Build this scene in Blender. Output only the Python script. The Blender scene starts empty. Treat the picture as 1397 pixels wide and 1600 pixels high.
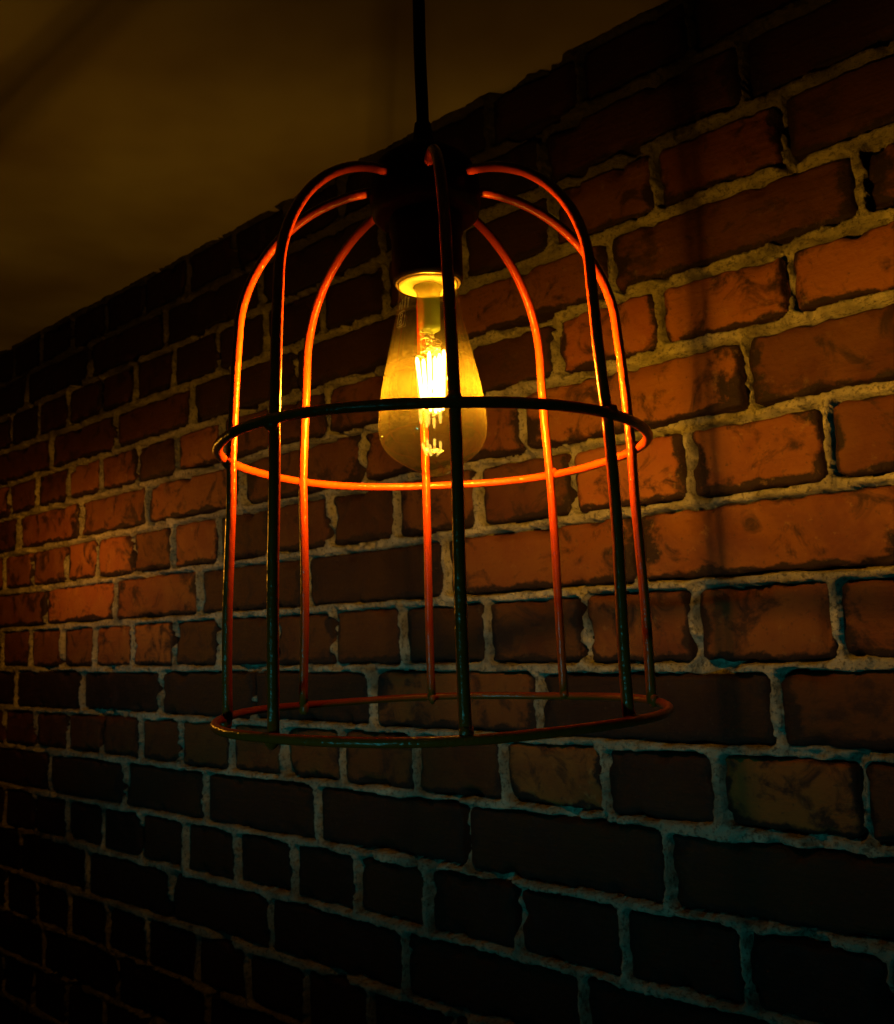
import bpy, math, random
import numpy as np
from mathutils import Vector, Matrix

sc = bpy.context.scene
rng = np.random.default_rng(11)
random.seed(5)

# ------------------------------------------------------------------ camera
cam = bpy.data.cameras.new('camera')
camo = bpy.data.objects.new('camera', cam)
sc.collection.objects.link(camo)
right = Vector((0.99914111, 0.00531663, -0.04109464))
up = Vector((0.04143713, -0.12819582, 0.99088284))
fwd = Vector((0.0, 0.99173462, 0.12830602))
camo.matrix_world = Matrix(((right.x, up.x, -fwd.x, 0), (right.y, up.y, -fwd.y, 0),
                            (right.z, up.z, -fwd.z, 0), (0, 0, 0, 1)))
cam.sensor_fit = 'HORIZONTAL'
cam.sensor_width = 36.0
cam.lens = 1400.0 / 1397.0 * 36.0
cam.clip_start = 0.01
cam.clip_end = 60
cam.dof.use_dof = True
cam.dof.focus_distance = 0.50
cam.dof.aperture_fstop = 28
sc.camera = camo

# ------------------------------------------------------------------ world, exposure
w = bpy.data.worlds.new('World')
sc.world = w
w.use_nodes = True
w.node_tree.nodes['Background'].inputs[0].default_value = (0.10, 0.55, 0.60, 1)
w.node_tree.nodes['Background'].inputs[1].default_value = 0.0004
sc.view_settings.view_transform = 'Standard'
sc.view_settings.look = 'None'
sc.view_settings.exposure = 0
sc.view_settings.gamma = 1
sc.cycles.use_denoising = True
sc.cycles.max_bounces = 8
sc.cycles.diffuse_bounces = 0
sc.cycles.transparent_max_bounces = 16
sc.cycles.sample_clamp_indirect = 2.0
sc.cycles.caustics_reflective = False
sc.cycles.caustics_refractive = False

FIL = 42.0                         # brightness of the glowing filaments as one sees them
BULB = 0.180
NEXT = 0.028                         # power of the bulb's light
WARM = (1.0, 0.50, 0.032)

# ------------------------------------------------------------------ wall frame: X along the wall (to the left), Z up
YAW = 0.8655652875
T = Vector((-math.sin(YAW), math.cos(YAW), 0))     # along the wall, away to the left
N = Vector((math.cos(YAW), math.sin(YAW), 0))      # into the wall
D = 0.79836

# the cool light that comes from an unseen source low behind the photographer
cl = bpy.data.lights.new('cool_light', 'AREA')
cl.shape = 'RECTANGLE'; cl.size = 1.3; cl.size_y = 0.12
cl.color = (0.06, 0.90, 0.90)
cl.energy = 0.20
cl.spread = math.radians(10)
clo = bpy.data.objects.new('cool_light', cl)
sc.collection.objects.link(clo)
tgt = N * D + T * 0.85 + Vector((0, 0, -0.07))
clo.location = N * (D - 4.6) + T * 0.30 + Vector((0, 0, -1.1))
clo.rotation_euler = (tgt - clo.location).to_track_quat('-Z', 'Y').to_euler()


# ------------------------------------------------------------------ helpers
def link(o, parent=None):
    sc.collection.objects.link(o)
    if parent: o.parent = parent
    return o

def mesh_obj(name, verts, faces, mat, parent=None, smooth=True):
    me = bpy.data.meshes.new(name)
    me.from_pydata([tuple(v) for v in verts], [], faces)
    me.materials.append(mat)
    if smooth: me.polygons.foreach_set('use_smooth', [True] * len(me.polygons))
    me.update()
    return link(bpy.data.objects.new(name, me), parent)

def empty(name, loc=(0, 0, 0)):
    o = bpy.data.objects.new(name, None); o.location = loc
    o.empty_display_size = 0.05
    return link(o)

class Geo:
    def __init__(s): s.v = []; s.f = []
    def tube(s, pts, r, n=12, closed=False, wob=0.0, cap=True, seed=0):
        pts = [Vector(p) for p in pts]; m = len(pts); base = len(s.v)
        rr = random.Random(seed)
        rad = (lambda i: r[i]) if isinstance(r, (list, tuple)) else (lambda i: r)
        ref = None
        for i, p in enumerate(pts):
            if closed: t = (pts[(i + 1) % m] - pts[i - 1]).normalized()
            else: t = (pts[min(i + 1, m - 1)] - pts[max(i - 1, 0)]).normalized()
            if ref is None:
                ref = t.orthogonal().normalized()
                if closed: ref = Vector((0, 0, 1))
            ref = (ref - t * ref.dot(t)).normalized(); b = t.cross(ref)
            for k in range(n):
                a = 2 * math.pi * k / n
                q = rad(i) * (1 + (rr.uniform(-wob, wob) if wob else 0))
                s.v.append(p + (ref * math.cos(a) + b * math.sin(a)) * q)
        for i in range(m if closed else m - 1):
            j = (i + 1) % m
            for k in range(n):
                l = (k + 1) % n
                s.f.append((base + i * n + k, base + i * n + l, base + j * n + l, base + j * n + k))
        if cap and not closed:
            s.f.append(tuple(base + k for k in range(n))[::-1])
            s.f.append(tuple(base + (m - 1) * n + k for k in range(n)))
    def lathe(s, prof, c=(0, 0, 0), n=48):
        base = len(s.v); c = Vector(c)
        for r, z in prof:
            for k in range(n):
                a = 2 * math.pi * k / n
                s.v.append(c + Vector((r * math.cos(a), r * math.sin(a), z)))
        for i in range(len(prof) - 1):
            for k in range(n):
                l = (k + 1) % n
                s.f.append((base + i * n + k, base + i * n + l, base + (i + 1) * n + l, base + (i + 1) * n + k))
    def blob(s, c, r, seed=0):
        rr = random.Random(seed); base = len(s.v); c = Vector(c); nu, nv = 10, 6
        ph = [rr.uniform(0, 6.28) for _ in range(3)]
        for i in range(nv + 1):
            th = math.pi * i / nv
            for k in range(nu):
                a = 2 * math.pi * k / nu
                q = 1 + 0.22 * math.sin(2 * a + ph[0]) * math.sin(th) + 0.15 * math.sin(3 * th + ph[1])
                s.v.append(c + Vector((r[0] * math.sin(th) * math.cos(a), r[1] * math.sin(th) * math.sin(a), r[2] * math.cos(th))) * q)
        for i in range(nv):
            for k in range(nu):
                l = (k + 1) % nu
                s.f.append((base + i * nu + k, base + (i + 1) * nu + k, base + (i + 1) * nu + l, base + i * nu + l))
    def build(s, name, mat, parent=None, smooth=True):
        return mesh_obj(name, s.v, s.f, mat, parent, smooth)

class NT:
    def __init__(s, name):
        s.m = bpy.data.materials.new(name); s.m.use_nodes = True
        s.t = s.m.node_tree; s.t.nodes.clear()
        s.out = s.t.nodes.new('ShaderNodeOutputMaterial')
    def n(s, typ, **kw):
        nd = s.t.nodes.new(typ)
        for k, v in kw.items():
            if k.startswith('i_'):
                key = k[2:]
                key = int(key) if key.isdigit() else key.replace('_', ' ')
                if isinstance(v, bpy.types.NodeSocket): s.t.links.new(v, nd.inputs[key])
                else: nd.inputs[key].default_value = v
            else: setattr(nd, k, v)
        return nd
    def ramp(s, fac, stops):
        r = s.n('ShaderNodeValToRGB'); s.t.links.new(fac, r.inputs[0])
        e = r.color_ramp.elements
        while len(e) < len(stops): e.new(0.5)
        for el, (p, c) in zip(e, stops):
            el.position = p; el.color = (c, c, c, 1) if isinstance(c, (int, float)) else (*c, 1)
        return r.outputs[0]
    def mix(s, fac, a, b, mode='MIX'):
        m = s.n('ShaderNodeMix', data_type='RGBA', blend_type=mode)
        for key, v in ((0, fac), (6, a), (7, b)):
            if isinstance(v, bpy.types.NodeSocket): s.t.links.new(v, m.inputs[key])
            elif key == 0: m.inputs[0].default_value = v
            else: m.inputs[key].default_value = (*v, 1)
        return m.outputs[2]
    def noise(s, vec, scale, detail=4, rough=.55, dist=0.0):
        return s.n('ShaderNodeTexNoise', i_Vector=vec, i_Scale=scale, i_Detail=detail, i_Roughness=rough, i_Distortion=dist).outputs[0]
    def surf(s, x): s.t.links.new(x, s.out.inputs[0]); return s.m


def mat_brick():
    q = NT('fired_brick')
    tc = q.n('ShaderNodeTexCoord'); oi = q.n('ShaderNodeObjectInfo')
    off = q.n('ShaderNodeVectorMath', operation='SCALE', i_0=(13.1, 7.7, 9.3)); q.t.links.new(oi.outputs['Random'], off.inputs['Scale'])
    p = q.n('ShaderNodeVectorMath', operation='ADD', i_0=tc.outputs['Object'], i_1=off.outputs[0]).outputs[0]
    base = q.ramp(oi.outputs['Random'], [(0.0, (.28, .080, .014)), (.2, (.17, .042, .012)), (.4, (.32, .105, .018)), (.6, (.22, .058, .014)), (.8, (.32, .09, .016)), (1.0, (.14, .038, .012))])
    n1 = q.noise(p, 18, 5, .6, .4)
    c = q.mix(q.ramp(n1, [(.38, 0.0), (.68, 1.0)]), base, (.36, .14, .022))
    c = q.mix(.55, base, c)
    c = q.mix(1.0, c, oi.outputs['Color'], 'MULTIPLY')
    n2 = q.noise(p, 26, 6, .65, .8)       # burnt, dark patches
    c = q.mix(q.ramp(n2, [(.52, 0.0), (.64, .9)]), c, (.030, .011, .008))
    gs = q.n('ShaderNodeSeparateXYZ', i_0=tc.outputs['Generated'])      # ragged dark arrises, mostly the lower ones
    ax = q.n('ShaderNodeMath', operation='ABSOLUTE', i_0=q.n('ShaderNodeMath', operation='SUBTRACT', i_0=gs.outputs[0], i_1=.5).outputs[0]).outputs[0]
    az = q.n('ShaderNodeMath', operation='ABSOLUTE', i_0=q.n('ShaderNodeMath', operation='SUBTRACT', i_0=gs.outputs[2], i_1=.56).outputs[0]).outputs[0]
    em = q.n('ShaderNodeMath', operation='MAXIMUM', i_0=ax, i_1=az).outputs[0]
    en = q.n('ShaderNodeMath', operation='MULTIPLY_ADD', i_0=q.noise(p, 30, 5, .62), i_1=.42, i_2=em).outputs[0]
    c = q.mix(q.ramp(en, [(.635, 0.0), (.675, .96)]), c, (.016, .007, .005))
    n3 = q.noise(p, 210, 3, .6)           # grains
    c = q.mix(q.ramp(n3, [(.62, 0.0), (.72, .6)]), c, (.06, .03, .02))
    n4 = q.noise(p, 75, 5, .7)
    grit = q.mix(1.0, (.42, .24, .10), oi.outputs['Color'], 'MULTIPLY')
    c = q.mix(q.ramp(n4, [(.60, 0.0), (.72, .4)]), c, grit)
    st = q.n('ShaderNodeMapping', i_Vector=p, i_Scale=(9, 9, 90))
    n5 = q.noise(st.outputs[0], 2.0, 4, .6)
    h = q.n('ShaderNodeMath', operation='ADD', i_0=n4, i_1=n5).outputs[0]
    h = q.n('ShaderNodeMath', operation='ADD', i_0=h, i_1=n3).outputs[0]
    bmp = q.n('ShaderNodeBump', i_Height=h, i_Strength=.55, i_Distance=.0022)
    b = q.n('ShaderNodeBsdfPrincipled', i_Base_Color=c, i_Roughness=.78, i_Normal=bmp.outputs[0])
    b.inputs['Specular IOR Level'].default_value = .3
    return q.surf(b.outputs[0])

def mat_mortar():
    q = NT('lime_mortar')
    p = q.n('ShaderNodeTexCoord').outputs['Object']
    n1 = q.noise(p, 22, 5, .6)
    c = q.mix(q.ramp(n1, [(.35, 0.0), (.65, 1.0)]), (.24, .21, .16), (.56, .50, .40))
    n2 = q.noise(p, 230, 4, .7)
    c = q.mix(q.ramp(n2, [(.52, 0.0), (.62, .75)]), c, (.09, .075, .055))
    n3 = q.noise(p, 9, 4, .6)
    c = q.mix(q.ramp(n3, [(.55, 0.0), (.72, .55)]), c, (.17, .14, .11))
    z = q.n('ShaderNodeSeparateXYZ', i_0=p).outputs[2]          # shade under the ceiling, painted into the mortar with ragged edges
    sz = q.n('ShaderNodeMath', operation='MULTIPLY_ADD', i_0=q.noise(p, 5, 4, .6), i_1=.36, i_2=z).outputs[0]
    top_shade = q.n('ShaderNodeMapRange', i_Value=sz, i_1=.56, i_2=.72, i_3=0.0, i_4=.86).outputs[0]
    c = q.mix(top_shade, c, (.045, .036, .026))
    n4 = q.noise(p, 520, 3, .7)
    h = q.n('ShaderNodeMath', operation='ADD', i_0=n2, i_1=n4).outputs[0]
    bmp = q.n('ShaderNodeBump', i_Height=h, i_Strength=.9, i_Distance=.0030)
    b = q.n('ShaderNodeBsdfPrincipled', i_Base_Color=c, i_Roughness=.92, i_Normal=bmp.outputs[0])
    b.inputs['Specular IOR Level'].default_value = .15
    return q.surf(b.outputs[0])

def mat_plaster():
    q = NT('ceiling_plaster')
    p = q.n('ShaderNodeTexCoord').outputs['Object']
    n1 = q.ramp(q.noise(p, 3.2, 3, .5), [(.35, 0.0), (.65, 1.0)])
    c = q.mix(n1, (.60, .50, .36), (1.0, .92, .76))
    n2 = q.noise(p, 60, 4, .6)
    bmp = q.n('ShaderNodeBump', i_Height=n2, i_Strength=.15, i_Distance=.002)
    b = q.n('ShaderNodeBsdfPrincipled', i_Base_Color=c, i_Roughness=.9, i_Normal=bmp.outputs[0])
    b.inputs['Specular IOR Level'].default_value = .1
    return q.surf(b.outputs[0])

def mat_paint():
    q = NT('orange_gloss_paint')
    p = q.n('ShaderNodeTexCoord').outputs['Object']
    n1 = q.noise(p, 40, 4, .6)
    c = q.mix(n1, (.86, .072, .007), (.98, .098, .010))
    chips = q.noise(p, 95, 5, .65, .5)
    cf = q.ramp(chips, [(.735, 0.0), (.75, 1.0)])
    c = q.mix(cf, c, (.02, .014, .01))
    a = q.noise(p, 420, 3, .6); d = q.noise(p, 120, 3, .6)
    h = q.n('ShaderNodeMath', operation='MULTIPLY_ADD', i_0=a, i_1=.5, i_2=d).outputs[0]
    bmp = q.n('ShaderNodeBump', i_Height=h, i_Strength=.55, i_Distance=.0016)
    b = q.n('ShaderNodeBsdfPrincipled', i_Base_Color=c, i_Roughness=.22, i_Normal=bmp.outputs[0])
    return q.surf(b.outputs[0])

def mat_plain(name, col, rough=.5, metal=0.0, bump=0.0, scale=200, spec=.5):
    q = NT(name)
    p = q.n('ShaderNodeTexCoord').outputs['Object']
    n1 = q.noise(p, scale, 3, .6)
    c = q.mix(n1, tuple(x * .8 for x in col), tuple(min(1, x * 1.15) for x in col))
    bmp = q.n('ShaderNodeBump', i_Height=n1, i_Strength=bump, i_Distance=.001)
    b = q.n('ShaderNodeBsdfPrincipled', i_Base_Color=c, i_Roughness=rough, i_Metallic=metal, i_Normal=bmp.outputs[0])
    b.inputs['Specular IOR Level'].default_value = spec
    return q.surf(b.outputs[0])

def mat_bulb_glass():
    # thin amber lacquered glass: mostly lets light straight through, reflects a little, a film of dust scatters a little
    q = NT('amber_bulb_glass')
    p = q.n('ShaderNodeTexCoord').outputs['Object']
    tr = q.n('ShaderNodeBsdfTransparent', i_Color=(.88, .76, .42, 1))
    gl = q.n('ShaderNodeBsdfGlossy', i_Color=(1, 1, 1, 1), i_Roughness=.03)
    lw = q.n('ShaderNodeLayerWeight', i_Blend=.25)
    f = q.ramp(lw.outputs['Facing'], [(0.0, .035), (.6, .09), (1.0, .55)])
    m1 = q.n('ShaderNodeMixShader', i_0=f, i_1=tr.outputs[0], i_2=gl.outputs[0])
    sp = q.noise(p, 900, 2, .6)
    st = q.n('ShaderNodeMapping', i_Vector=p, i_Scale=(300, 300, 40))
    sk = q.noise(st.outputs[0], 2.0, 3, .6)
    dust = q.ramp(sp, [(.45, .85), (.70, 1.4)])
    z = q.n('ShaderNodeSeparateXYZ', i_0=p).outputs[2]
    mr = q.n('ShaderNodeMapRange', i_Value=z, i_1=.105, i_2=.150, i_3=.055, i_4=.006)      # scatter raised low down: the belly's even glow is put into the glass
    dust = q.n('ShaderNodeMath', operation='MULTIPLY', i_0=dust, i_1=mr.outputs[0]).outputs[0]
    dust2 = q.ramp(sk, [(.4, .0), (.75, .004)])
    d = q.n('ShaderNodeMath', operation='ADD', i_0=dust, i_1=dust2).outputs[0]
    tl = q.n('ShaderNodeBsdfTranslucent', i_Color=(1.0, .68, .18, 1))
    m2 = q.n('ShaderNodeMixShader', i_0=d, i_1=m1.outputs[0], i_2=tl.outputs[0])
    return q.surf(m2.outputs[0])

def mat_stem():
    q = NT('stem_glass')
    tr = q.n('ShaderNodeBsdfTransparent', i_Color=(.96, .98, .80, 1))
    tl = q.n('ShaderNodeBsdfTranslucent', i_Color=(.60, .85, .30, 1))
    df = q.n('ShaderNodeBsdfPrincipled', i_Base_Color=(.45, .62, .2, 1), i_Roughness=.1)
    m0 = q.n('ShaderNodeMixShader', i_0=.35, i_1=tl.outputs[0], i_2=df.outputs[0])
    m = q.n('ShaderNodeMixShader', i_0=.5, i_1=tr.outputs[0], i_2=m0.outputs[0])
    return q.surf(m.outputs[0])

def mat_filament():
    q = NT('glowing_filament')
    e = q.n('ShaderNodeEmission', i_Color=(1.0, .60, .12, 1), i_Strength=FIL)
    return q.surf(e.outputs[0])

M_BRICK, M_MORTAR, M_PLASTER, M_PAINT = mat_brick(), mat_mortar(), mat_plaster(), mat_paint()
M_BLACK = mat_plain('black_plastic', (.0025, .0023, .0021), .6, bump=.1, spec=.06)
M_CORD = mat_plain('black_fabric_cord', (.006, .0055, .005), .85, bump=.5, scale=900, spec=.05)
M_GLASS, M_STEM, M_FIL = mat_bulb_glass(), mat_stem(), mat_filament()
M_BRASS = mat_plain('brass', (.75, .55, .25), .3, metal=.8)
M_CREAM = mat_plain('cream_ceramic', (.85, .62, .30), .45)
M_WIRE = mat_plain('nickel_wire', (.85, .78, .55), .25, metal=.7)
M_PRINT = mat_plain('white_print', (.62, .55, .42), .6)


# ------------------------------------------------------------------ numpy value noise
def vnoise(x, y, scale, seed, octaves=3, gain=.55):
    out = 0; amp = 1; tot = 0
    for o in range(octaves):
        r = np.random.default_rng(seed + o * 17); g = r.uniform(-1, 1, (256, 256))
        u = x * scale + 31.7 * o; v = y * scale + 11.3 * o
        iu = np.floor(u).astype(int); iv = np.floor(v).astype(int)
        fu = u - iu; fv = v - iv; fu = fu * fu * (3 - 2 * fu); fv = fv * fv * (3 - 2 * fv)
        a = g[iu % 256, iv % 256]; b = g[(iu + 1) % 256, iv % 256]; c = g[iu % 256, (iv + 1) % 256]; d = g[(iu + 1) % 256, (iv + 1) % 256]
        out = out + amp * ((a * (1 - fu) + b * fu) * (1 - fv) + (c * (1 - fu) + d * fu) * fv)
        tot += amp; amp *= gain; scale *= 2.03
    return out / tot

# ------------------------------------------------------------------ brick wall
# heights of the bed joints and, course by course, the places of the upright joints (metres along the wall)
BED = {-12: -.961, -11: -.884, -10: -.808, -9: -.731, -8: -.655, -7: -.578, -6: -.5019, -5: -.4259, -4: -.3472, -3: -.2719, -2: -.1946, -1: -.1209, 0: -.0459, 1: .0321,
       2: .1087, 3: .1861, 4: .2609, 5: .3324, 6: .4035, 7: .4783, 8: .5509, 9: .6216}
PERP = {8: [.591, .465], 7: [1.028, .770, .519, .287], 6: [1.609, 1.018, .892, .771, .640, .512, .385, .256],
        5: [1.679, 1.436, 1.202, .952, .697, .443, .195], 4: [1.733, 1.604, 1.486, 1.369, 1.245, 1.125, 1.005, .885, .762, .640, .517, .391, .264],
        3: [1.561, 1.332, 1.075, .821, .566, .310], 2: [1.746, 1.612, 1.497, 1.380, 1.260, 1.135, 1.010, .887, .762, .633, .506, .373, .243],
        1: [1.690, 1.437, 1.189, .937, .686, .433], 0: [1.750, 1.622, 1.499, 1.381, 1.255, 1.135, 1.008, .884, .757, .629, .501, .379, .249],
        -1: [1.810, 1.547, 1.296, 1.053, .813, .564, .308], -2: [1.853, 1.723, 1.596, 1.476, 1.352, 1.237, 1.109, .989, .872, .745, .614, .488, .367, .242],
        -3: [1.660, 1.403, 1.170, .922, .673, .426], -4: [1.470, 1.350, 1.224, 1.097, .973, .851, .733, .604, .477, .356, .234],
        -5: [1.265, 1.021, .773, .527], -6: [1.330, 1.195, 1.075, .955, .833],
        -7: [1.17, .92], -8: [1.21, 1.09], -9: [1.26, 1.02], -10: [1.33, 1.21], -11: [1.15], -12: []}
PERP.pop(-12)
S0, S1 = -0.08, 2.12
def fill(k):
    step = .125 if k % 2 == 0 else .251
    l = sorted(PERP[k]); r = random.Random(k * 7 + 3); out = [l[0]]
    for a in l[1:]:
        gap = a - out[-1]; n = max(1, round(gap / step)); b = out[-1]
        for i in range(1, n): out.append(b + gap * i / n + r.uniform(-.004, .004))
        out.append(a)
    while out[0] > S0: out.insert(0, out[0] - step + r.uniform(-.005, .005))
    while out[-1] < S1: out.append(out[-1] + step + r.uniform(-.005, .005))
    return out
PERP = {k: fill(k) for k in PERP}

wall = empty('brick_wall')
wall.matrix_world = Matrix(((T.x, N.x, 0, N.x * D), (T.y, N.y, 0, N.y * D), (0, 0, 1, 0), (0, 0, 0, 1)))
wall['label'] = 'old red brick wall with thick pale mortar joints behind the hanging lamp'
wall['category'] = 'wall'

rects = {}
for k in PERP:
    row = []
    for i in range(len(PERP[k]) - 1):
        r = random.Random(k * 1000 + i)
        jb, jt = r.uniform(.0052, .0078), r.uniform(.0052, .0078)
        jl, jr = r.uniform(.0036, .0064), r.uniform(.0036, .0064)
        row.append((PERP[k][i] + jl, PERP[k][i + 1] - jr, BED[k] + jb, BED[k + 1] - jt))
    rects[k] = row

def make_brick(x0, x1, z0, z1, seed):
    W, H = x1 - x0, z1 - z0
    nx = max(14, int(W / .0050)); nz = 14
    u = np.linspace(0, 1, nx + 1); v = np.linspace(0, 1, nz + 1)
    # denser next to the edges
    u = u + .35 / nx * -np.sin(2 * np.pi * u) * 1.5; v = v + .06 * -np.sin(2 * np.pi * v)
    U, V = np.meshgrid(u, v, indexing='ij')
    X = (U - .5) * W; Z = (V - .5) * H
    gx, gz = X + seed * .731, Z + seed * .317
    # ragged outline
    ed = .0024
    wx = np.abs(2 * U - 1) ** 6; wz = np.abs(2 * V - 1) ** 6
    X = X + wx * vnoise(gx * .2 + np.sign(X) * 5, gz, 110, 3, 3) * ed * 1.2
    Z = Z + wz * vnoise(gx, gz * .2 + np.sign(Z) * 5, 90, 9, 3) * ed * 1.2
    # rounded corners
    dx = W / 2 - np.abs((U - .5) * W); dz = H / 2 - np.abs((V - .5) * H)
    rc = .006
    cx = np.clip(rc - dx, 0, None); cz = np.clip(rc - dz, 0, None)
    L = np.sqrt(cx ** 2 + cz ** 2) + 1e-9; over = np.clip(L - rc, 0, None)
    X -= np.sign(X) * cx / L * over; Z -= np.sign(Z) * cz / L * over
    # front relief: worn arrises, slight hollows, chips
    d = np.minimum(dx, dz); re = .0027
    rnd = np.where(d < re, re - np.sqrt(np.clip(re ** 2 - (re - d) ** 2, 0, None)), 0)
    rel = vnoise(gx, gz, 28, 21, 4) * .0011 + vnoise(gx, gz, 9, 33, 2) * .0009
    chip = np.clip(vnoise(gx, gz, 38, 41, 3) - .16, 0, 1) * .030 * np.clip(1 - d / .012, 0, 1)
    r = random.Random(seed)
    off = r.uniform(.0006, .0028); tx = r.uniform(-.012, .012); tz = r.uniform(-.02, .02)
    Y = off + rnd + rel + chip + X * tx + Z * tz
    verts = np.stack([X, Y, Z], -1).reshape(-1, 3)
    idx = np.arange((nx + 1) * (nz + 1)).reshape(nx + 1, nz + 1)
    faces = [tuple(map(int, (idx[i, j], idx[i + 1, j], idx[i + 1, j + 1], idx[i, j + 1]))) for i in range(nx) for j in range(nz)]
    loop = list(idx[:, 0]) + list(idx[nx, 1:]) + list(idx[nx - 1::-1, nz]) + list(idx[0, nz - 1:0:-1])
    bv = verts[loop].copy(); bv[:, 1] = .055
    base = len(verts); verts = np.vstack([verts, bv]); n = len(loop)
    for i in range(n):
        j = (i + 1) % n
        faces.append((int(loop[j]), int(loop[i]), base + i, base + j))
    faces.append(tuple(base + i for i in range(n)))
    return verts, faces

# brick darkness: varied firing, plus shade painted in, mostly lowest and highest courses
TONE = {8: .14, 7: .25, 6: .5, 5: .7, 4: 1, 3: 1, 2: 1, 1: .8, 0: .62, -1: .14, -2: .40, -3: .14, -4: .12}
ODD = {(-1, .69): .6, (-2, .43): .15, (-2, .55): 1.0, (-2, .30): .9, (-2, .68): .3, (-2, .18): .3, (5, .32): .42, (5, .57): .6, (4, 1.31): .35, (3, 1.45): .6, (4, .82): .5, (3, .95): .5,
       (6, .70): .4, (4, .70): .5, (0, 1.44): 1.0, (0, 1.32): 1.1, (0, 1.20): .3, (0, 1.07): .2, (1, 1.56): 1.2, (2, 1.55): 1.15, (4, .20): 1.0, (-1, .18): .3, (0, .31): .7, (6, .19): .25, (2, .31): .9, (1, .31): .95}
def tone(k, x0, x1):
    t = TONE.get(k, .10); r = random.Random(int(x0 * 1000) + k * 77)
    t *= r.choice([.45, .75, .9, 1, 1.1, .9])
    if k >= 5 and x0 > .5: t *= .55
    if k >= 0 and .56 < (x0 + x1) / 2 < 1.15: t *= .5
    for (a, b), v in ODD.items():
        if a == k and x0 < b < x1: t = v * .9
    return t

sd = 0
for k in sorted(rects):
    for (x0, x1, z0, z1) in rects[k]:
        sd += 1
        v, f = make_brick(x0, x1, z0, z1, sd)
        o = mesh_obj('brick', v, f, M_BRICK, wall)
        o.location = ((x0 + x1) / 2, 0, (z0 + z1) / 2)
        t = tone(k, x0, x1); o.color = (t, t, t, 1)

# mortar: a height field that stands slightly proud in the joints and is left out behind the bricks
def joint_sheet(xs, zs):
    X, Z = np.meshgrid(xs, zs, indexing='ij')
    wob = vnoise(X, Z, 45, 5, 4) * .0022
    wob2 = vnoise(X, Z, 50, 77, 4) * .0022
    DIN = np.full(X.shape, -.02)
    for k in rects:
        zc = (Z > BED[k]) & (Z <= BED[k + 1])
        for (x0, x1, z0, z1) in rects[k]:
            i0, i1 = np.searchsorted(xs, x0 - .012), np.searchsorted(xs, x1 + .012)
            j0, j1 = np.searchsorted(zs, z0 - .012), np.searchsorted(zs, z1 + .012)
            if i1 <= i0 or j1 <= j0: continue
            xx = X[i0:i1, j0:j1] + wob[i0:i1, j0:j1]; zz = Z[i0:i1, j0:j1] + wob2[i0:i1, j0:j1]
            dx = np.minimum(xx - x0, x1 - xx); dz = np.minimum(zz - z0, z1 - zz)
            d = np.minimum(dx, dz)
            # rounded corners leave a wider joint at the meeting points
            rc = .0065; ax = rc - dx; az = rc - dz
            dd = rc - np.sqrt(np.clip(ax, 0, None) ** 2 + np.clip(az, 0, None) ** 2)
            d = np.where((ax > 0) & (az > 0), dd, d)
            DIN[i0:i1, j0:j1] = np.maximum(DIN[i0:i1, j0:j1], d)
    smear = -.0014 + vnoise(X, Z, 22, 101, 4, .6) * .0042
    prof = np.clip((smear - DIN) / .0018, 0, 1); prof = prof * prof * (3 - 2 * prof)
    proud = -.0046 + vnoise(X, Z, 34, 51, 5, .68) * .0052 + vnoise(X, Z, 5, 61, 2) * .0028 + np.clip(X - .65, 0, .8) * .0035
    hole = np.clip(vnoise(X, Z, 16, 87, 4, .6) - .22, 0, 1) * .070
    crumb = vnoise(X, Z, 230, 71, 3) * .0016
    h = (proud + hole + crumb) * prof + .016 * (1 - prof)
    keep = prof > .002
    return X, Z, h, keep

xs = np.concatenate([np.arange(S0 + .05, .95, .0017), np.arange(.95, S1 - .02, .0031)])
zs = np.arange(-.90, .622, .0017)
X, Z, Hh, keep = joint_sheet(xs, zs)
nx, nz = X.shape
kq = keep[:-1, :-1] | keep[1:, :-1] | keep[1:, 1:] | keep[:-1, 1:]
idx = np.arange(nx * nz).reshape(nx, nz)
quads = np.stack([idx[:-1, :-1], idx[1:, :-1], idx[1:, 1:], idx[:-1, 1:]], -1)[kq]
used = np.unique(quads); remap = np.zeros(nx * nz, dtype=np.int64); remap[used] = np.arange(len(used))
co = np.stack([X, Hh, Z], -1).reshape(-1, 3)[used]
quads = remap[quads]
me = bpy.data.meshes.new('mortar')
me.vertices.add(len(co)); me.vertices.foreach_set('co', co.ravel())
me.loops.add(quads.size); me.loops.foreach_set('vertex_index', quads.ravel())
me.polygons.add(len(quads)); me.polygons.foreach_set('loop_start', np.arange(0, quads.size, 4))
me.polygons.foreach_set('loop_total', np.full(len(quads), 4)); me.polygons.foreach_set('use_smooth', np.ones(len(quads), dtype=bool))
me.update(calc_edges=True); me.materials.append(M_MORTAR)
mo = link(bpy.data.objects.new('mortar', me), wall); mo['kind'] = 'stuff'
# the solid wall behind the bricks
g = [(x, y, z) for x in (S0 - .02, S1 + .02) for y in (.03, .22) for z in (-.93, .6205)]
mesh_obj('wall_core', g, [(0, 1, 5, 4), (2, 6, 7, 3), (0, 4, 6, 2), (1, 3, 7, 5), (0, 2, 3, 1), (4, 5, 7, 6)], M_MORTAR, wall, smooth=False)

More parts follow.
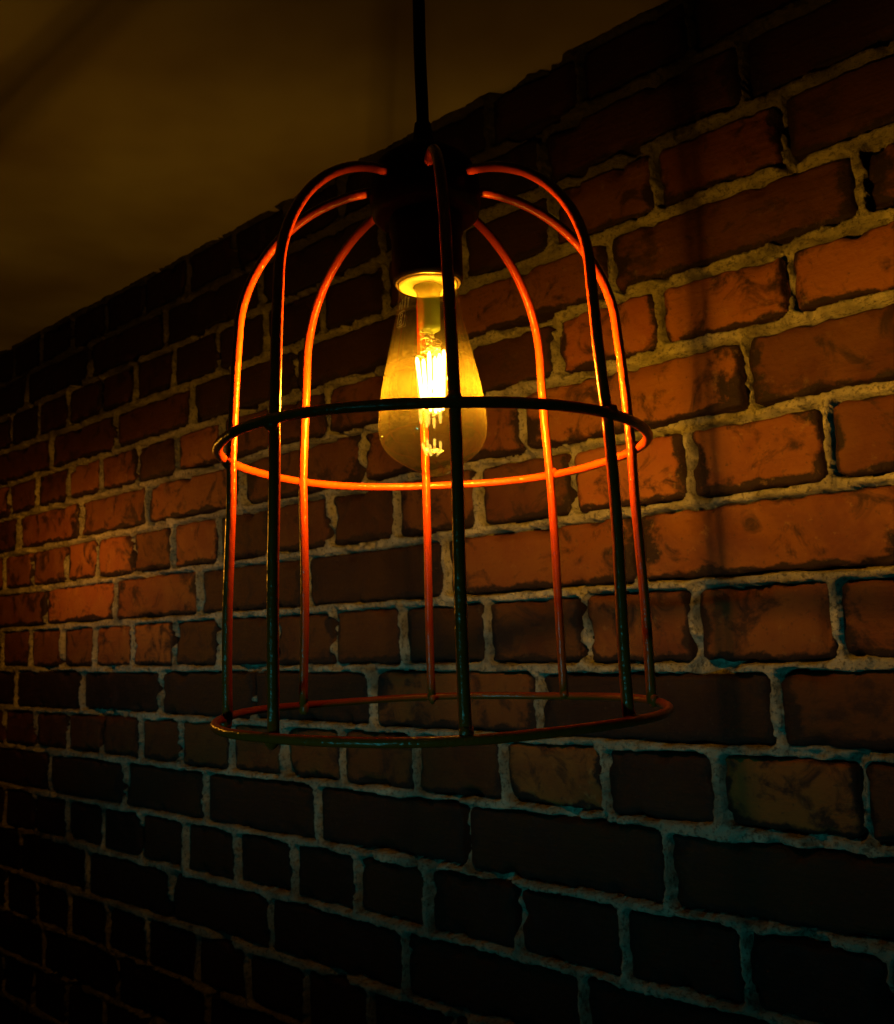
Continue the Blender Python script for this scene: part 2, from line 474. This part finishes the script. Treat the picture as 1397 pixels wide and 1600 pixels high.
# ------------------------------------------------------------------ ceiling
g = Geo(); n = 40
a0 = N * (D + .2) + T * -.9; a1 = N * (D + .2) + T * 4.5; b0 = N * -1.6 + T * -.9; b1 = N * -1.6 + T * 4.5
for i in range(n + 1):
    for j in range(n + 1):
        p = (a0.lerp(a1, i / n)).lerp(b0.lerp(b1, i / n), j / n)
        g.v.append((p.x, p.y, .6225 + .0018 * math.sin(i * 1.7 + j * .9)))
for i in range(n):
    for j in range(n):
        q = i * (n + 1) + j; g.f.append((q, q + 1, q + n + 2, q + n + 1))
m = len(g.v); c4 = [0, n, (n + 1) ** 2 - 1, n * (n + 1)]
for c in c4: g.v.append((g.v[c][0], g.v[c][1], .70))
g.f.append((m, m + 3, m + 2, m + 1))
ceil = g.build('ceiling', M_PLASTER); ceil['kind'] = 'structure'
ceil['label'] = 'dim plastered ceiling above the brick wall'; ceil['category'] = 'ceiling'

# ------------------------------------------------------------------ pendant lamp
AX = Vector((-.0072, .5365, 0)); TILT = Vector((.0058, .0008, 1)).normalized()
lamp = empty('pendant_lamp', AX)
lamp['label'] = 'hanging birdcage lamp of orange wire bars around a glowing amber bulb'
lamp['category'] = 'pendant lamp'
lamp.rotation_euler = TILT.to_track_quat('Z', 'Y').to_euler()
lamp.rotation_euler = (-.0008, .0058, 0)
PHI = .0735
ANG = [0, -45, 45, -90, 90, -135, 135, 180]
DANG = [1.3, 1.2, -1.4, -3.7, 1.0, -.5, -.3, -.2]
ZM, ZB, ZS, ZT = .106, -.0489, .1834, .2756
RB, RM_, RS, RH, PP, QQ = .1262, .1235, .1182, .0233, 1.95, 1.97
def profile():
    pts = []
    for i in range(14): t = i / 14; pts.append((RB + (RM_ - RB) * t, ZB + (ZM - ZB) * t))
    for i in range(8): t = i / 8; pts.append((RM_ + (RS - RM_) * t, ZM + (ZS - ZM) * t))
    for i in range(29):
        a = i / 28 * math.pi / 2
        pts.append((RH + (RS - RH) * max(math.cos(a), 0) ** (2 / PP), ZS + (ZT - ZS) * math.sin(a) ** (2 / QQ)))
    pts.append((.012, ZT + .0003))
    return pts
PR = profile()
def around(r, z, th): return Vector((math.sin(th) * r, -math.cos(th) * r, z))
for k, (a, d) in enumerate(zip(ANG, DANG)):
    th = math.radians(a + d) + PHI; rr = random.Random(k)
    ph = rr.uniform(0, 6)
    pts = [around(r + .0006 * math.sin(z * 40 + ph), z, th + .004 * math.sin(z * 25 + ph)) for r, z in PR]
    g = Geo(); g.tube(pts, .0030, 14, wob=.03, seed=k)
    g.build('bar', M_PAINT, lamp)
def ring(name, R, z, r, seed, sy=1.0):
    g = Geo(); n = 120
    pts = [Vector((math.cos(t) * R, math.sin(t) * R * sy, z + .0007 * math.sin(2 * t + seed) + .0004 * math.sin(5 * t))) for t in np.linspace(0, 2 * math.pi, n, endpoint=False)]
    g.tube(pts, r, 14, closed=True, wob=.03, seed=seed)
    for k, (a, d) in enumerate(zip(ANG, DANG)):       # weld beads where the bars cross
        th = math.radians(a + d) + PHI
        g.blob(around(R - .0028, z + (-.0015 if k % 2 else .0018), th), (.0036, .0036, .0040), seed * 10 + k)
    return g.build(name, M_PAINT, lamp)
ring('ring', .1278, ZM, .0028, 1, .985)
rb = ring('ring', .1295, ZB, .0025, 2)

# hub, socket, cord
g = Geo()
g.lathe([(.0005, .3020), (.0100, .3020), (.0200, .2985), (.0305, .2900), (.0345, .2820), (.0350, .2660), (.0335, .2580), (.0300, .2555), (.0005, .2555)])
g.build('hub_cup', M_BLACK, lamp)
g = Geo()
g.lathe([(.0005, .2700), (.0200, .2700), (.0228, .2670), (.0232, .2460), (.0222, .2440), (.0220, .2158), (.0212, .2138), (.0203, .2134), (.0198, .2143), (.0198, .2240), (.0005, .2240)])
sock = g.build('socket', M_BLACK, lamp)
g = Geo()
g.lathe([(.0196, .2144), (.0205, .2132), (.0200, .2124), (.0190, .2130), (.0189, .2144)])
g.build('socket_rim', M_BRASS, sock)
g = Geo()
g.lathe([(.0005, .3200), (.0052, .3200), (.0064, .3120), (.0080, .3060), (.0120, .3010), (.0120, .2990), (.0005, .2990)], n=28)
g.build('cord_grip', M_BLACK, lamp)
g = Geo()
g.tube([(0.0002 * math.sin(i), 0.0002 * math.cos(i * 1.3), .309 + i * .0125) for i in range(26)], .0041, 12)
g.build('cord', M_CORD, lamp)

# bulb
BP = [(.0186, .2133), (.0186, .2085), (.0196, .2000), (.0212, .1900), (.0240, .1775), (.0266, .1650), (.0290, .1545), (.0312, .1430), (.0326, .1320), (.0332, .1220),
      (.0322, .1145), (.0295, .1085), (.0250, .1040), (.0198, .1003), (.0150, .0975), (.0110, .0955), (.0085, .0943), (.0070, .0928), (.0046, .0918), (.0004, .0914)]
def dense(P, n=4):
    out = []
    for i in range(len(P) - 1):
        p0, p1, p2, p3 = P[max(i - 1, 0)], P[i], P[i + 1], P[min(i + 2, len(P) - 1)]
        for k in range(n):
            t = k / n
            out.append(tuple(.5 * (2 * p1[c] + (p2[c] - p0[c]) * t + (2 * p0[c] - 5 * p1[c] + 4 * p2[c] - p3[c]) * t * t + (3 * p1[c] - p0[c] - 3 * p2[c] + p3[c]) * t ** 3) for c in (0, 1)))
    out.append(P[-1]); return [(max(r, .0003), z) for r, z in out]
g = Geo(); g.lathe(dense(BP), n=72)
bulb = g.build('light_bulb', M_GLASS, lamp)
g = Geo(); g.lathe([(.0004, .2118), (.0120, .2114), (.0170, .2110), (.0183, .2120), (.0183, .2158)])
g.build('collar', M_CREAM, bulb)
g = Geo(); g.lathe([(.0095, .2108), (.0078, .2083), (.0071, .2030), (.0069, .1865), (.0067, .1838), (.0040, .1822), (.0003, .1820)], n=32)
g.build('stem', M_STEM, bulb)
# (x, y) of top and bottom, z top, z bottom
FP = [((-.0083, -.003), (-.0052, -.002), .1655, .1330), ((-.0046, .006), (-.0036, .004), .1670, .1400), ((-.0006, -.006), (-.0010, -.004), .1680, .1310),
      ((.0026, .007), (.0020, .005), .1690, .1320), ((.0056, -.004), (.0045, -.003), .1670, .1310), ((.0084, .003), (.0066, .002), .1715, .1330)]
for (a, b, zt, zb) in FP:
    g = Geo(); A = Vector((*a, zt)); B = Vector((*b, zb))
    g.tube([A, A.lerp(B, .06), A.lerp(B, .94), B], [.0006, .0012, .0012, .0006], 8)
    g.build('filament', M_FIL, bulb)
# the light the filaments give: brightest sideways, weak along the filaments' length (photometric table)
va = list(range(0, 181, 5))
def cd(a):
    el = a - 90
    if el >= 75: return 150          # the ends of the filaments light the stem and the collar
    return 1000 * max(math.cos(math.radians(el)), 0) ** (10.0 if el < 0 else 6.8)
ies = bpy.data.texts.new('filament_photometry')
ies.write('IESNA:LM-63-2002\nTILT=NONE\n1 1000 1 %d 1 1 2 0 0 0\n1 1 0\n%s\n0\n%s\n' % (len(va), ' '.join(map(str, va)), ' '.join('%.2f' % cd(a) for a in va)))
LP = [(-.0064, .000, .150), (-.0026, .0015, .145), (.0014, .0010, .152), (.0040, .0008, .143), (.0066, -.0005, .149)]
for (x, y, z) in LP:
    ld = bpy.data.lights.new('bulb_light', 'POINT'); ld.energy = BULB / len(LP); ld.color = WARM; ld.shadow_soft_size = .003
    ld.use_nodes = True; nt = ld.node_tree
    em = nt.nodes['Emission']; ie = nt.nodes.new('ShaderNodeTexIES'); ie.mode = 'INTERNAL'; ie.ies = ies
    ie.inputs['Strength'].default_value = 1.0
    nt.links.new(ie.outputs[0], em.inputs['Strength'])
    lo = link(bpy.data.objects.new('bulb_light', ld), lamp); lo.location = (x, y, z)

ies2 = bpy.data.texts.new('neighbour_photometry')
ies2.write('IESNA:LM-63-2002\nTILT=NONE\n1 1000 1 %d 1 1 2 0 0 0\n1 1 0\n%s\n0\n%s\n' % (len(va), ' '.join(map(str, va)), ' '.join('%.2f' % (1000 * max(math.cos(math.radians(a - 90)), 0) ** (4.0 if a < 90 else 9.0)) for a in va)))
# the next lamp along the wall, just outside the picture on the left, lights the far bricks
ld = bpy.data.lights.new('neighbour_light', 'POINT'); ld.energy = NEXT; ld.color = (1.0, .37, .02); ld.shadow_soft_size = .012
ld.use_nodes = True; nt = ld.node_tree; ie = nt.nodes.new('ShaderNodeTexIES'); ie.mode = 'INTERNAL'; ie.ies = ies2
ie.inputs['Strength'].default_value = 1.0; nt.links.new(ie.outputs[0], nt.nodes['Emission'].inputs['Strength'])
lo = link(bpy.data.objects.new('neighbour_light', ld)); lo.location = N * (D - .27) + T * 1.47 + Vector((0, 0, .17))

g = Geo(); rr = random.Random(8)
for i in range(9):                                  # curled lead wires between the stem and the filaments
    a = rr.uniform(0, 6.28); pts = []
    for j in range(16):
        t = j / 15; q = a + t * rr.uniform(3, 7)
        pts.append((math.cos(q) * (.0040 + .0034 * math.sin(t * 9 + i)), math.sin(q) * (.0035 + .0025 * math.sin(t * 7 + i)), .1842 - t * .0145 + .0012 * math.sin(t * 11 + i)))
    g.tube(pts, .00022, 5)
for (a, b, zt, zb) in FP:
    g.tube([(a[0] * .5, a[1] * .5, .1660), (a[0], a[1], zt + .0012), (a[0], a[1], zt - .001)], .0003, 6)
    g.tube([(b[0], b[1], zb + .001), (b[0] * .7, b[1] * .7, zb - .002), (0, 0, zb - .003)], .0003, 6)
sw = g.build('support_wire', M_WIRE, bulb); sw['kind'] = 'stuff'

# print on the shoulder of the bulb: a framed mark and lines of small lettering, read sideways
DB = sorted(dense(BP), key=lambda p: p[1])
def on_glass(ang, z):
    r = np.interp(z, [p[1] for p in DB], [p[0] for p in DB]) + .00012
    return Vector((math.sin(ang) * r, -math.cos(ang) * r, z))
def stroke(g, pts, wd=.00022):
    g.tube([on_glass(a, z) for a, z in pts], wd * .6, 5)
g = Geo(); A0 = math.radians(-50)
def loopd(ca, cz, ra, rz, n=16, p=2.0):
    return [(ca + ra * abs(math.cos(t)) ** (2 / p) * (1 if math.cos(t) > 0 else -1), cz + rz * abs(math.sin(t)) ** (2 / p) * (1 if math.sin(t) > 0 else -1)) for t in np.linspace(0, 2 * math.pi, n + 1)]
stroke(g, loopd(A0, .1863, .155, .0049, 28, 6))
stroke(g, loopd(A0, .1886, .060, .0014)); stroke(g, loopd(A0, .1840, .060, .0014))
stroke(g, [(A0 - .03, .1874), (A0 + .02, .1863), (A0 - .02, .1853)])
for i, (off, z0, z1) in enumerate([(-.15, .1936, .1983), (-.02, .1930, .1993), (.11, .1930, .2003), (.24, .1923, .1993)]):
    z = z0; r = random.Random(i + 4)
    while z < z1:
        dz = r.uniform(.0004, .0009); stroke(g, [(A0 + off - .03, z), (A0 + off + .03, z + dz * .6)], .00014); z += dz
    stroke(g, [(A0 + off - .03, z0), (A0 + off - .03, z1)], .00010)
stroke(g, [(A0 + .22, .1803), (A0 + .22, .1833)], .00014); stroke(g, [(A0 - .05, .1806), (A0 + .22, .1803)], .00012)
g.build('printed_mark', M_PRINT, bulb)
